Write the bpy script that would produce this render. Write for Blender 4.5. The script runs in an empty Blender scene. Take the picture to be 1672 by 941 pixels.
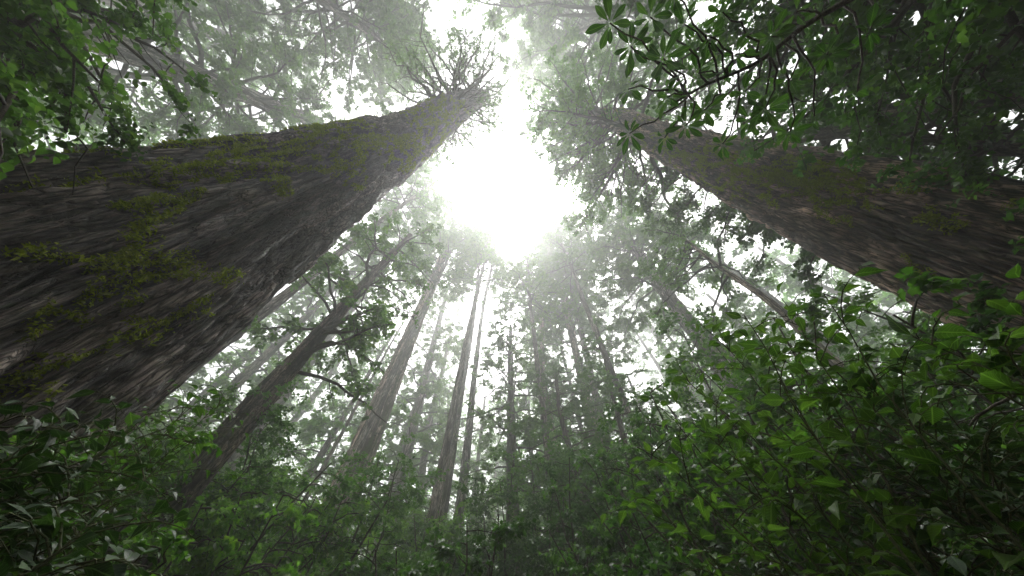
import bpy, math
import numpy as np
from mathutils import Vector

rng = np.random.default_rng(11)
SC = bpy.context.scene
COL = SC.collection
rad = math.radians

# ------------------------------------------------------------------ camera
CAM = np.array([0.0, 0.0, 1.1])
FPX, ZEN = 500.0, 265.0                       # focal length in photo pixels, zenith above the centre
TH = math.atan(FPX / ZEN)
FW = np.array([0, math.cos(TH), math.sin(TH)])
UP = np.array([0, -math.sin(TH), math.cos(TH)])
RT = np.array([1.0, 0, 0])


def ray(px, py):
    d = FW * FPX + RT * (px - 836) + UP * (470.5 - py)
    return d / np.linalg.norm(d)


def at_h(px, py, h):                          # point of the sight line at height h above the eye
    d = ray(px, py)
    return CAM + d * (h / d[2])


def at_r(px, py, r):                          # point of the sight line r metres away
    return CAM + ray(px, py) * r


def pol(az, D, h=-1.1):                       # compass angle, ground distance, height above the eye
    a = rad(az)
    return CAM + np.array([D * math.sin(a), D * math.cos(a), h])


def project(p):
    q = np.asarray(p) - CAM
    z = q @ FW
    z = np.where(z < 0.05, np.nan, z)
    return 836 + FPX * (q @ RT) / z, 470.5 - FPX * (q @ UP) / z


# openings in the canopy through which the white sky shows (centre, radii, how open)
GAPS = [(742, 22, 42, 48, .93), (757, 292, 52, 36, .93), (838, 375, 30, 50, .93), (826, 165, 24, 80, .85), (880, 140, 20, 40, .6),
        (595, 190, 28, 18, .85), (540, 120, 26, 55, .75), (470, 45, 45, 35, .6), (330, 60, 40, 30, .4), (100, 225, 50, 16, .5),
        (655, 500, 24, 45, .7), (588, 510, 16, 30, .6), (985, 450, 22, 30, .6), (1110, 110, 22, 40, .7), (1195, 130, 24, 50, .7),
        (1195, 200, 25, 25, .85), (1150, 300, 22, 30, .5), (180, 245, 55, 12, .8), (845, 560, 20, 40, .3), (1040, 640, 14, 30, .3)]


# big trunks that stand in plain view: twigs hanging in front of them are thinned (outline, ground distance)
CLEAR = [([(1672, 335), (1400, 280), (1200, 243), (1060, 220), (1080, 262), (1200, 338), (1400, 458), (1610, 560), (1672, 565)], 12, .97),
         ([(0, 268), (400, 226), (600, 198), (800, 160), (680, 270), (500, 410), (330, 585), (230, 660), (0, 660)], 9, .95),
         ([(500, 880), (600, 670), (700, 450), (722, 450), (655, 640), (570, 870)], 40, .85),
         ([(725, 780), (770, 470), (780, 430), (808, 430), (785, 620), (760, 790)], 44, .8),
         ([(1060, 455), (1092, 455), (1175, 550), (1130, 565)], 40, .85),
         ([(90, 15), (310, 88), (300, 150), (105, 95)], 40, .95),
         ([(200, 0), (390, 60), (385, 72), (180, 0)], 60, .6),
         ([(400, 660), (510, 530), (555, 525), (450, 665)], 12, .8),
         ([(1672, 105), (1280, 210), (1300, 243), (1672, 192)], 8.6, .8),
         ([(1145, 425), (1290, 520), (1270, 530)], 12, .7)]


def inside(x, y, poly):
    r = np.zeros(len(x), bool)
    n = len(poly)
    for i in range(n):
        (x1, y1), (x2, y2) = poly[i], poly[(i + 1) % n]
        if y1 != y2:
            r ^= ((y1 > y) != (y2 > y)) & (x < (x2 - x1) * (y - y1) / (y2 - y1) + x1)
    return r


def gapkeep(p):
    x, y = project(p)
    k = np.ones(len(x))
    for cx, cy, rx, ry, s in GAPS:
        d = ((x - cx) / rx) ** 2 + ((y - cy) / ry) ** 2
        w = np.where(np.isnan(d), 0, np.clip(1.6 - d, 0, 0.6) / 0.6)
        k *= 1 - s * w
    x, y = np.nan_to_num(x, nan=-1e4), np.nan_to_num(y, nan=-1e4)
    hd = np.linalg.norm((p - CAM)[:, :2], axis=1)
    k *= np.linalg.norm(p - CAM, axis=1) > 5.2
    for poly, D, s in CLEAR:
        k *= 1 - s * (inside(x, y, poly) & (hd < D))
    return rng.random(len(k)) < k


# ------------------------------------------------------------------ noise
def _h(i, j, k, s):
    n = (i * 374761393 + j * 668265263 + k * 1274126177 + s * 974711) & 0xFFFFFFFF
    n = ((n ^ (n >> 13)) * 1274126177) & 0xFFFFFFFF
    n = n ^ (n >> 16)
    return (n & 0xFFFF) / 32767.5 - 1.0


def noise(p, seed=0):
    p = np.asarray(p, float)
    i = np.floor(p).astype(np.int64)
    f = p - i
    u = f * f * f * (f * (f * 6 - 15) + 10)
    i0, j0, k0 = i[..., 0], i[..., 1], i[..., 2]
    ux, uy, uz = u[..., 0], u[..., 1], u[..., 2]
    r = 0
    for a in (0, 1):
        wa = ux if a else 1 - ux
        for b in (0, 1):
            wb = wa * (uy if b else 1 - uy)
            for c in (0, 1):
                r = r + wb * (uz if c else 1 - uz) * _h(i0 + a, j0 + b, k0 + c, seed)
    return r


# ------------------------------------------------------------------ mesh plumbing
def mesh_obj(name, V, F, mat, parent=None, attrs=None, smooth=False):
    """F: list of (m,k) int arrays."""
    me = bpy.data.meshes.new(name)
    V = np.asarray(V, np.float32)
    F = [np.asarray(f, np.int32) for f in F if len(f)]
    me.vertices.add(len(V))
    me.vertices.foreach_set('co', V.ravel())
    loops = np.concatenate([f.ravel() for f in F])
    cnt = np.concatenate([np.full(len(f), f.shape[1], np.int32) for f in F])
    st = np.concatenate([[0], np.cumsum(cnt)[:-1]]).astype(np.int32)
    me.loops.add(len(loops))
    me.loops.foreach_set('vertex_index', loops)
    me.polygons.add(len(cnt))
    me.polygons.foreach_set('loop_start', st)
    if smooth:
        me.polygons.foreach_set('use_smooth', np.ones(len(cnt), bool))
    for k, a in (attrs or {}).items():
        a = np.asarray(a, np.float32)
        if a.ndim == 1:
            me.attributes.new(k, 'FLOAT', 'POINT').data.foreach_set('value', a)
        else:
            me.attributes.new(k, 'FLOAT_VECTOR', 'POINT').data.foreach_set('vector', a.ravel())
    me.update(calc_edges=True)
    me.validate()
    me.materials.append(mat)
    o = bpy.data.objects.new(name, me)
    COL.objects.link(o)
    if parent is not None:
        o.parent = parent
    return o


def tag(o, label, cat, group=None, kind=None):
    if label:
        o['label'] = label
    if cat:
        o['category'] = cat
    if group:
        o['group'] = group
    if kind:
        o['kind'] = kind
    return o


def thing(name, base, label, cat, group=None):
    o = bpy.data.objects.new(name, None)
    COL.objects.link(o)
    o.empty_display_size = 0.3
    o.location = base
    return tag(o, label, cat, group)


def dup(root, loc, rz, s, label, group=None):
    def c1(o, par):
        c = o.copy()
        COL.objects.link(c)
        c.parent = par
        for ch in list(o.children):
            c1(ch, c)
        return c
    r = c1(root, None)
    r.location = loc
    r.rotation_euler = (0, 0, rz)
    r.scale = s
    r['label'] = label
    if group:
        r['group'] = group
    return r


DEN = 1.45                                    # twigs per limb


def unit(v):
    return v / (np.linalg.norm(v, axis=-1, keepdims=True) + 1e-9)


class Tubes:
    def __init__(s):
        s.V, s.F, s.n = [], [], 0

    def add(s, pts, radii, sides=6):
        pts = np.asarray(pts, float)
        m = len(pts)
        t = unit(np.gradient(pts, axis=0))
        ref = np.array([0.31, 0.22, 0.92]) if abs(t[0] @ [0.31, 0.22, 0.92]) < .8 else np.array([0.9, -.4, .1])
        a = unit(np.cross(t, ref))
        b = np.cross(t, a)
        an = np.linspace(0, 2 * np.pi, sides, endpoint=False)
        ring = a[:, None] * np.cos(an)[None, :, None] + b[:, None] * np.sin(an)[None, :, None]
        v = pts[:, None] + ring * np.asarray(radii)[:, None, None]
        i = np.arange(m - 1)[:, None] * sides
        j = np.arange(sides)[None]
        k = (j + 1) % sides
        f = np.stack([i + j, i + k, i + k + sides, i + j + sides], -1).reshape(-1, 4) + s.n
        s.V.append(v.reshape(-1, 3))
        s.F.append(f)
        s.n += m * sides

    def build(s, name, mat, parent):
        if not s.V:
            return None
        return mesh_obj(name, np.concatenate(s.V), [np.concatenate(s.F)], mat, parent, smooth=True)


# leaf outlines: across, along, lift ; triangles
DIAMOND = (np.array([(0, 0, 0), (.5, .42, .13), (0, 1, -.1), (-.5, .42, .13)]), np.array([(0, 1, 2), (0, 2, 3)]))
OVATE = (np.array([(0, 0, 0), (.38, .22, .10), (.46, .52, .12), (0, 1, -.14), (-.46, .52, .12), (-.38, .22, .10), (0, .45, .02)]),
         np.array([(0, 1, 6), (1, 2, 6), (2, 3, 6), (6, 3, 4), (6, 4, 5), (6, 5, 0)]))


def _big(prof, droop, fold, curl):
    n = len(prof)
    V, F = [], []
    for i, w in enumerate(prof):
        y = i / (n - 1)
        z = -droop * y * y
        for x in (-1, -.5, 0, .5, 1):
            V.append((x * w * .5, y, z + fold * w * abs(x) - curl * w * max(0, abs(x) - .5) + .03 * w * math.sin(9 * y + 3 * x)))
    for i in range(n - 1):
        for j in range(4):
            a = i * 5 + j
            F += [(a, a + 1, a + 6), (a, a + 6, a + 5)]
    return np.array(V), np.array(F)


BROAD = _big([.04, .55, .88, 1.0, .95, .78, .5, .22, .02], .28, .12, .14)
OBLONG = _big([.05, .30, .55, .78, .95, 1.0, .92, .6, .08], .18, .10, .10)
TMPL_UV = {id(BROAD): 1, id(OBLONG): 1}


def leaves(pos, d, nrm, size, wid, tmpl):
    """Arrays of leaves -> vertices, triangles, per-vertex tint and leaf coordinates."""
    T, F = tmpl
    d = unit(d)
    nrm = unit(nrm - (nrm * d).sum(-1, keepdims=True) * d)
    s = np.cross(d, nrm)
    n = len(pos)
    bend = rng.uniform(.3, 1.9, n)
    V = pos[:, None] + size[:, None, None] * (
        T[None, :, 0, None] * (wid[:, None, None]) * s[:, None] + T[None, :, 1, None] * d[:, None]
        + T[None, :, 2, None] * bend[:, None, None] * nrm[:, None])
    k = len(T)
    Fx = (F[None] + (np.arange(n) * k)[:, None, None]).reshape(-1, 3)
    wmax = np.abs(T[:, 0]).max()
    luv = np.broadcast_to(np.stack([T[:, 0] / max(wmax, .01), T[:, 1], 0 * T[:, 0]], -1)[None], (n, k, 3)).reshape(-1, 3)
    return V.reshape(-1, 3), Fx, k, luv


def twig_leaves(A, B, n, size, wid, tmpl, tint_lo=0., up=1.0, jit=.55, spread=1.0):
    """Twigs A->B, n leaves on each, alternating sides, blades roughly level."""
    m = len(A)
    t = (np.arange(n)[None] + .6 + rng.uniform(-.3, .3, (m, n))) / n
    D = B - A
    pos = A[:, None] + D[:, None] * t[..., None]
    L = np.linalg.norm(D, axis=-1)[:, None, None]
    pos = pos + rng.normal(0, .05, (m, n, 3)) * L
    du = unit(D)[:, None]
    side = unit(np.cross(du, np.array([0, 0, 1.0]) + rng.normal(0, .15, (m, 1, 3))))
    sg = np.where(np.arange(n) % 2 == 0, 1, -1)[None, :, None]
    d = du * .7 + side * sg * spread + rng.normal(0, .35, (m, n, 3)) + np.array([0, 0, -.22])
    nn = np.array([0, 0, up]) + rng.normal(0, jit, (m, n, 3))
    sz = size * rng.uniform(.6, 1.25, (m, n)) * (1 - .3 * t)
    tt = np.clip(rng.normal(.5, .16, (m, 1)) + rng.normal(0, .14, (m, n)), 0, 1)
    V, F, k, luv = leaves(pos.reshape(-1, 3), d.reshape(-1, 3), nn.reshape(-1, 3), sz.ravel(),
                          np.full(m * n, wid) * rng.uniform(.85, 1.15, m * n), tmpl)
    return V, F, np.repeat(tt.ravel(), k), luv


# ------------------------------------------------------------------ materials
def nt(name):
    m = bpy.data.materials.new(name)
    m.use_nodes = True
    t = m.node_tree
    t.nodes.clear()
    out = t.nodes.new('ShaderNodeOutputMaterial')
    return m, t, out


def N(t, typ, **kw):
    n = t.nodes.new(typ)
    for k, v in kw.items():
        if k.startswith('i_'):
            n.inputs[k[2:].replace('_', ' ')].default_value = v
        else:
            setattr(n, k, v)
    return n


def ramp(t, stops):
    r = t.nodes.new('ShaderNodeValToRGB')
    e = r.color_ramp.elements
    while len(e) < len(stops):
        e.new(.5)
    for el, (p, c) in zip(e, stops):
        el.position = p
        el.color = (*c, 1) if len(c) == 3 else c
    return r


def leaf_mat(name, lo, mid, hi, trans, tcol=2.3, rough=.42, veins=False, spec=.4):
    m, t, out = nt(name)
    L = t.links.new
    at = N(t, 'ShaderNodeAttribute', attribute_name='tint')
    oi = N(t, 'ShaderNodeObjectInfo')
    ad = N(t, 'ShaderNodeMath', operation='MULTIPLY_ADD')
    ad.inputs[1].default_value = .22
    L(oi.outputs['Random'], ad.inputs[0])
    sub = N(t, 'ShaderNodeMath', operation='SUBTRACT')
    L(at.outputs['Fac'], ad.inputs[2])
    L(ad.outputs[0], sub.inputs[0])
    sub.inputs[1].default_value = .11
    cr = ramp(t, [(.08, lo), (.5, mid), (.95, hi)])
    L(sub.outputs[0], cr.inputs[0])
    pb = N(t, 'ShaderNodeBsdfPrincipled')
    pb.inputs['Roughness'].default_value = rough
    pb.inputs['Specular IOR Level'].default_value = spec
    tb = N(t, 'ShaderNodeBsdfTranslucent')
    mulc = N(t, 'ShaderNodeMix', data_type='RGBA', blend_type='MULTIPLY')
    mulc.inputs[0].default_value = 1
    L(cr.outputs[0], mulc.inputs[6])
    mulc.inputs[7].default_value = (1.0 * tcol, 1.25 * tcol, .45 * tcol, 1)
    col = cr.outputs[0]
    if veins:
        uv = N(t, 'ShaderNodeAttribute', attribute_name='luv')
        sp = N(t, 'ShaderNodeSeparateXYZ')
        L(uv.outputs['Vector'], sp.inputs[0])
        ab = N(t, 'ShaderNodeMath', operation='ABSOLUTE')
        L(sp.outputs[0], ab.inputs[0])
        mr = N(t, 'ShaderNodeMapRange', interpolation_type='SMOOTHSTEP')
        mr.inputs[1].default_value = .03
        mr.inputs[2].default_value = .1
        mr.inputs[3].default_value = 1
        mr.inputs[4].default_value = 0
        L(ab.outputs[0], mr.inputs[0])
        v1 = N(t, 'ShaderNodeMath', operation='MULTIPLY_ADD')
        v1.inputs[1].default_value = -.28
        L(ab.outputs[0], v1.inputs[0])
        L(sp.outputs[1], v1.inputs[2])
        v2 = N(t, 'ShaderNodeMath', operation='MULTIPLY')
        v2.inputs[1].default_value = 56
        L(v1.outputs[0], v2.inputs[0])
        v3 = N(t, 'ShaderNodeMath', operation='SINE')
        L(v2.outputs[0], v3.inputs[0])
        v4 = N(t, 'ShaderNodeMapRange', interpolation_type='SMOOTHSTEP')
        v4.inputs[1].default_value = .8
        v4.inputs[2].default_value = 1
        v4.inputs[4].default_value = .55
        L(v3.outputs[0], v4.inputs[0])
        mx = N(t, 'ShaderNodeMath', operation='MAXIMUM')
        L(mr.outputs[0], mx.inputs[0])
        L(v4.outputs[0], mx.inputs[1])
        mc = N(t, 'ShaderNodeMix', data_type='RGBA')
        L(mx.outputs[0], mc.inputs[0])
        L(cr.outputs[0], mc.inputs[6])
        mc.inputs[7].default_value = tuple(min(.3, c * 1.5 + .01) for c in hi) + (1,)
        # blotches and a few brown bitten spots
        no = N(t, 'ShaderNodeTexNoise', i_Scale=14., i_Detail=3.)
        tc = N(t, 'ShaderNodeTexCoord')
        L(tc.outputs['Object'], no.inputs['Vector'])
        bl = ramp(t, [(.3, (.72, .75, .7)), (.6, (1.1, 1.08, 1.0))])
        L(no.outputs['Fac'], bl.inputs[0])
        mm = N(t, 'ShaderNodeMix', data_type='RGBA', blend_type='MULTIPLY')
        mm.inputs[0].default_value = 1
        L(mc.outputs[2], mm.inputs[6])
        L(bl.outputs[0], mm.inputs[7])
        col = mm.outputs[2]
        L(col, mulc.inputs[6])
        bp = N(t, 'ShaderNodeBump', i_Strength=.5, i_Distance=.004, invert=True)
        L(mx.outputs[0], bp.inputs['Height'])
        L(bp.outputs[0], pb.inputs['Normal'])
    L(col, pb.inputs['Base Color'])
    L(mulc.outputs[2], tb.inputs['Color'])
    ms = N(t, 'ShaderNodeMixShader')
    ms.inputs[0].default_value = trans
    L(pb.outputs[0], ms.inputs[1])
    L(tb.outputs[0], ms.inputs[2])
    L(ms.outputs[0], out.inputs['Surface'])
    return m


def bark_mat(name, dark, mid, light, moss=.0, mosscol=(.05, .075, .012), sc=1.0, zs=.12, bump=.6, dist=.05, rough=.8, side=None, tones=True, spec=.3):
    m, t, out = nt(name)
    L = t.links.new
    tc = N(t, 'ShaderNodeTexCoord')
    mp = N(t, 'ShaderNodeMapping')
    mp.inputs['Scale'].default_value = (sc, sc, sc * zs)
    L(tc.outputs['Object'], mp.inputs[0])
    n1 = N(t, 'ShaderNodeTexNoise', i_Scale=4.5, i_Detail=7., i_Roughness=.62, i_Distortion=.5)
    n2 = N(t, 'ShaderNodeTexNoise', i_Scale=15., i_Detail=6., i_Roughness=.65, i_Distortion=.3)
    n3 = N(t, 'ShaderNodeTexNoise', i_Scale=1.1, i_Detail=4.)
    vo = N(t, 'ShaderNodeTexVoronoi', feature='DISTANCE_TO_EDGE', i_Scale=7.)
    wp = N(t, 'ShaderNodeMix', data_type='VECTOR')
    wp.inputs[0].default_value = .12
    L(mp.outputs[0], wp.inputs[4])
    L(n1.outputs['Color'], wp.inputs[5])
    L(wp.outputs[1], vo.inputs['Vector'])
    for n in (n1, n2):
        L(mp.outputs[0], n.inputs['Vector'])
    L(tc.outputs['Object'], n3.inputs['Vector'])
    vr = N(t, 'ShaderNodeMapRange')
    vr.inputs[2].default_value = .16
    L(vo.outputs['Distance'], vr.inputs[0])
    h1 = N(t, 'ShaderNodeMath', operation='MULTIPLY_ADD')
    h1.inputs[1].default_value = .55
    L(n2.outputs['Fac'], h1.inputs[0])
    L(n1.outputs['Fac'], h1.inputs[2])
    h2 = N(t, 'ShaderNodeMath', operation='MULTIPLY_ADD')
    h2.inputs[1].default_value = .35
    L(vr.outputs[0], h2.inputs[0])
    L(h1.outputs[0], h2.inputs[2])
    cr = ramp(t, [(.58, dark), (.76, mid), (.93, light)])
    hs = N(t, 'ShaderNodeMath', operation='MULTIPLY')
    hs.inputs[1].default_value = .72
    L(h2.outputs[0], hs.inputs[0])
    L(hs.outputs[0], cr.inputs[0])
    # weather blotches
    br = ramp(t, [(.3, (.7, .68, .66)), (.7, (1.2, 1.2, 1.22))])
    L(n3.outputs['Fac'], br.inputs[0])
    mm = N(t, 'ShaderNodeMix', data_type='RGBA', blend_type='MULTIPLY')
    mm.inputs[0].default_value = 1
    L(cr.outputs[0], mm.inputs[6])
    L(br.outputs[0], mm.inputs[7])
    # strips weathered to different greys and browns
    ta = N(t, 'ShaderNodeAttribute', attribute_name='tone')
    tr_ = ramp(t, [(.12, (.2, .17, .15)), (.45, (.8, .77, .75)), (.85, (2.5, 2.42, 2.36))])
    L(ta.outputs['Fac'], tr_.inputs[0])
    m2 = N(t, 'ShaderNodeMix', data_type='RGBA', blend_type='MULTIPLY')
    m2.inputs[0].default_value = .9 if tones else 0
    L(mm.outputs[2], m2.inputs[6])
    L(tr_.outputs[0], m2.inputs[7])
    col = m2.outputs[2]
    if moss > 0:
        n4 = N(t, 'ShaderNodeTexNoise', i_Scale=.8, i_Detail=6., i_Roughness=.7)
        mp4 = N(t, 'ShaderNodeMapping')
        mp4.inputs['Scale'].default_value = (1.3, 1.3, .35)
        L(tc.outputs['Object'], mp4.inputs[0])
        L(mp4.outputs[0], n4.inputs['Vector'])
        mr = N(t, 'ShaderNodeMapRange', interpolation_type='SMOOTHSTEP')
        mr.inputs[1].default_value = .72 - .35 * moss
        mr.inputs[2].default_value = .84 - .3 * moss
        mr.inputs[4].default_value = .85
        src = n4.outputs['Fac']
        if side is not None:                   # moss keeps to one side of the trunk
            ge = N(t, 'ShaderNodeNewGeometry')
            vd = N(t, 'ShaderNodeVectorMath', operation='DOT_PRODUCT')
            vd.inputs[1].default_value = side
            L(ge.outputs['Normal'], vd.inputs[0])
            sa = N(t, 'ShaderNodeMath', operation='MULTIPLY_ADD')
            sa.inputs[1].default_value = .22
            L(vd.outputs['Value'], sa.inputs[0])
            L(n4.outputs['Fac'], sa.inputs[2])
            src = sa.outputs[0]
        L(src, mr.inputs[0])
        mg = N(t, 'ShaderNodeMix', data_type='RGBA')
        L(mr.outputs[0], mg.inputs[0])
        L(col, mg.inputs[6])
        mc = ramp(t, [(.3, tuple(c * .5 for c in mosscol)), (.75, tuple(c * 1.4 for c in mosscol))])
        L(n2.outputs['Fac'], mc.inputs[0])
        L(mc.outputs[0], mg.inputs[7])
        col = mg.outputs[2]
    pb = N(t, 'ShaderNodeBsdfPrincipled')
    pb.inputs['Roughness'].default_value = rough
    pb.inputs['Specular IOR Level'].default_value = spec
    L(col, pb.inputs['Base Color'])
    bp = N(t, 'ShaderNodeBump', i_Strength=bump, i_Distance=dist)
    L(h2.outputs[0], bp.inputs['Height'])
    L(bp.outputs[0], pb.inputs['Normal'])
    L(pb.outputs[0], out.inputs['Surface'])
    return m


M = {}
M['bark_dark'] = bark_mat('dark furrowed redwood bark', (.025, .019, .015), (.1, .08, .068), (.26, .225, .2), moss=.08, mosscol=(.05, .06, .012), sc=1.9, zs=.13, bump=1., dist=.16, rough=.42, spec=.6)
M['bark_red'] = bark_mat('red brown fibrous bark', (.045, .028, .02), (.23, .165, .13), (.42, .32, .265), moss=.3, mosscol=(.05, .06, .014), sc=1.9, zs=.12, bump=1., dist=.14, rough=.5, spec=.5)
M['bark_pale'] = bark_mat('pale weathered bark', (.11, .08, .062), (.3, .24, .2), (.48, .42, .37), moss=.35, sc=3.2, zs=.07, bump=.8, dist=.04, side=(.6, -.2, 0))
M['bark_grey'] = bark_mat('grey striped bark', (.05, .045, .042), (.2, .18, .17), (.36, .34, .33), moss=.2, sc=3.2, zs=.09, bump=.9, dist=.04)
M['bark_mossy'] = bark_mat('brown mossy bark', (.02, .016, .012), (.08, .065, .052), (.15, .125, .1), moss=.5, sc=4., zs=.16, bump=.8, dist=.03)
M['bark_far'] = bark_mat('plain grey bark', (.05, .042, .036), (.15, .13, .115), (.25, .23, .21), moss=.4, sc=2.5, zs=.12, bump=.5, dist=.04)
M['twig'] = bark_mat('dark twig bark', (.02, .015, .01), (.055, .045, .032), (.1, .085, .06), sc=9., zs=1., bump=.3, dist=.005, tones=False)
M['stem'] = bark_mat('green brown stems', (.03, .035, .012), (.055, .06, .022), (.09, .1, .04), sc=12., zs=1., bump=.2, dist=.003, tones=False)
M['leaf_canopy'] = leaf_mat('canopy leaves', (.024, .05, .013), (.046, .092, .022), (.085, .135, .032), .5)
M['leaf_bright'] = leaf_mat('bright canopy leaves', (.034, .08, .012), (.062, .128, .02), (.105, .165, .03), .55)
M['leaf_dark'] = leaf_mat('dark evergreen leaves', (.014, .036, .011), (.027, .064, .017), (.05, .095, .024), .4, rough=.4)
M['leaf_shrub'] = leaf_mat('understorey leaves', (.022, .055, .012), (.042, .095, .018), (.08, .14, .028), .46, rough=.34, spec=.5)
M['leaf_broad'] = leaf_mat('broad green leaves', (.026, .06, .014), (.044, .092, .02), (.072, .125, .03), .42, 1.7, veins=True, rough=.4)
M['leaf_gloss'] = leaf_mat('glossy dark leaves', (.012, .03, .012), (.02, .05, .017), (.04, .08, .026), .2, 1.5, veins=True, rough=.4, spec=.45)
M['leaf_rhodo'] = leaf_mat('leathery oblong leaves', (.018, .05, .014), (.03, .075, .018), (.05, .1, .026), .38, 1.6, veins=True, rough=.36)
M['moss'] = leaf_mat('hanging yellow green moss', (.1, .12, .016), (.19, .21, .03), (.29, .3, .055), .3, rough=.8, spec=.1)

# ------------------------------------------------------------------ trunks
def smooth_axis(pts, n):
    """pts rows: x,y,z,r ; returns n rows evenly spread in a monotone parameter, Catmull-Rom."""
    P = np.asarray(pts, float)
    P = np.vstack([2 * P[0] - P[1], P, 2 * P[-1] - P[-2]])
    seg = np.linalg.norm(np.diff(P[1:-1, :3], axis=0), axis=1)
    s = np.concatenate([[0], np.cumsum(seg)])
    q = np.linspace(0, s[-1], n)
    i = np.clip(np.searchsorted(s, q, 'right') - 1, 0, len(seg) - 1)
    t = ((q - s[i]) / seg[i])[:, None]
    p0, p1, p2, p3 = P[i], P[i + 1], P[i + 2], P[i + 3]
    out = .5 * ((2 * p1) + (p2 - p0) * t + (2 * p0 - 5 * p1 + 4 * p2 - p3) * t ** 2 + (3 * p1 - p0 - 3 * p2 + p3) * t ** 3)
    lin = p1[:, 3:] + (p2[:, 3:] - p1[:, 3:]) * t
    out[:, 3:] = np.maximum(lin, .02)
    return out


def trunk(name, axis, base, mat, parent, nseg, nring, amp=1.0, flute=0.0, seed=0, rel=None, fine=1.0, strip=(.2, 1.4, .1)):
    """Bark as real relief: long furrows, shorter plates, fibres."""
    A = smooth_axis(axis, nring)
    if rel is not None:                         # ring spacing denser near the ground
        A = smooth_axis(axis, 4000)
        q = (np.linspace(0, 1, nring) ** rel) * 3999
        A = np.stack([np.interp(q, np.arange(4000), A[:, c]) for c in range(4)], 1)
    th = np.linspace(0, 2 * np.pi, nseg, endpoint=False)
    z = A[:, 2][:, None]
    R = A[:, 3][:, None]
    wz = np.broadcast_to(z, (nring, nseg))
    c, s = np.cos(th)[None], np.sin(th)[None]
    r0 = A[0, 3] * .8

    def co(a, b, ph=0., tw=0.):
        # keep the pattern count around the stem constant, so furrows run along it
        x = c * (r0 / a) + 0 * z
        y = s * (r0 / a) + 0 * z
        return np.stack([x + ph, y + tw, wz / b + 0 * x], -1)
    w = noise(co(r0 * .9, 2.5), seed + 9)
    w2 = noise(co(.3, .8), seed + 10)
    q1 = co(.5, 8.0)
    q1[..., 0] += .45 * w + .1 * w2
    q1[..., 1] += .3 * w + .1 * w2
    d1 = np.abs(noise(q1, seed)) ** .55
    q2 = co(.21, 3.2)
    q2[..., 0] += .5 * w + .22 * w2
    q2[..., 1] -= .5 * w
    d2 = np.abs(noise(q2, seed + 1)) ** .6
    q3 = co(.075, .34)
    q3[..., 0] += .9 * w2
    d3 = noise(q3, seed + 2)
    d4 = noise(co(.04, 1.1), seed + 3)
    d5 = noise(co(.2, .5), seed + 4)
    crk = np.clip(1 - np.abs(noise(q1 * [1.3, 1.3, 1.1] + 40, seed + 12)) / .15, 0, 1) ** .7 * 1.2 + np.clip(1 - np.abs(noise(q2 * [1.2, 1.2, 1.] + 40, seed + 13)) / .13, 0, 1) ** .7 * .45
    disp = amp * (.4 * (d1 - .6) + .16 * (d2 - .55) + fine * (.035 * d3 + .045 * d4) + .03 * d5 - .26 * crk)
    # long overlapping strips of bark, each with its own thickness and a lifted lower end
    def strips(width, length, sd):
        nc = max(8, int(2 * np.pi * r0 / width))
        uu = th[None] / (2 * np.pi) * nc + (.55 * w + .2 * w2 + .2 * noise(co(.16, .8), seed + sd)) * (nc / (2 * np.pi * r0)) * .5
        cc = np.floor(uu)
        ci = (cc.astype(np.int64)) % nc
        off = _h(ci, ci * 0, ci * 0, seed + sd) * 9
        vv = wz / length * (1 + .35 * _h(ci, ci * 0 + 3, ci * 0, seed + sd)) + off + .12 * noise(co(.1, .4), seed + sd + 1)
        rc = np.floor(vv)
        rnd = _h(ci, rc.astype(np.int64), ci * 0 + 5, seed + sd)
        fu, fv = uu - cc, vv - rc
        side = np.clip(np.minimum(fu, 1 - fu) * 5, 0, 1)
        prof = side ** .6 * np.clip(fv * 9, 0, 1) * (.55 + .45 * rnd) * (1 - .55 * fv)
        return prof, rnd
    s1, c1 = strips(strip[0], strip[1], 31)
    s2, c2 = strips(strip[0] * .42, strip[1] * .5, 41)
    disp = disp * .95 + amp * strip[2] * 1.3 * (s1 - .3) + amp * strip[2] * .8 * (s2 - .3)
    tone = np.clip(.42 + .28 * c1 + .22 * c2 + .3 * noise(co(.6, 2.), seed + 51) + .3 * d3, 0, 1)
    disp = disp * (R / r0) ** .6
    if flute:
        k = np.clip(1 - (z - A[0, 2]) / (A[-1, 2] * .35), 0, 1) ** 1.5
        fl = np.abs(noise(np.stack([c * 2.3 + .5 * w, s * 2.3 + 0 * z, wz / 14], -1), seed + 6)) ** .7
        disp = disp + flute * k * (fl - .45)
    rr = np.maximum(R + disp, R * .4)
    V = np.stack([A[:, 0][:, None] + rr * c, A[:, 1][:, None] + rr * s, wz + .05 * amp * noise(co(.3, .6), seed + 7)], -1) - base
    i = np.arange(nring - 1)[:, None] * nseg
    j = np.arange(nseg)[None]
    k = (j + 1) % nseg
    F = np.stack([i + j, i + k, i + k + nseg, i + j + nseg], -1).reshape(-1, 4)
    VV = np.vstack([V.reshape(-1, 3), A[-1:, :3] - base + [[0, 0, .1]]])
    top = (nring - 1) * nseg + np.arange(nseg)
    T = np.stack([top, np.roll(top, -1), np.full(nseg, len(VV) - 1)], 1)
    o = mesh_obj(name, VV, [F, T], mat, parent, {'tone': np.append(np.broadcast_to(tone, (nring, nseg)).ravel(), .5)}, smooth=True)
    return o, V, A


def axis_fn(A):
    def f(z):
        return np.array([np.interp(z, A[:, 2], A[:, c]) for c in range(4)])
    return f


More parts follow.
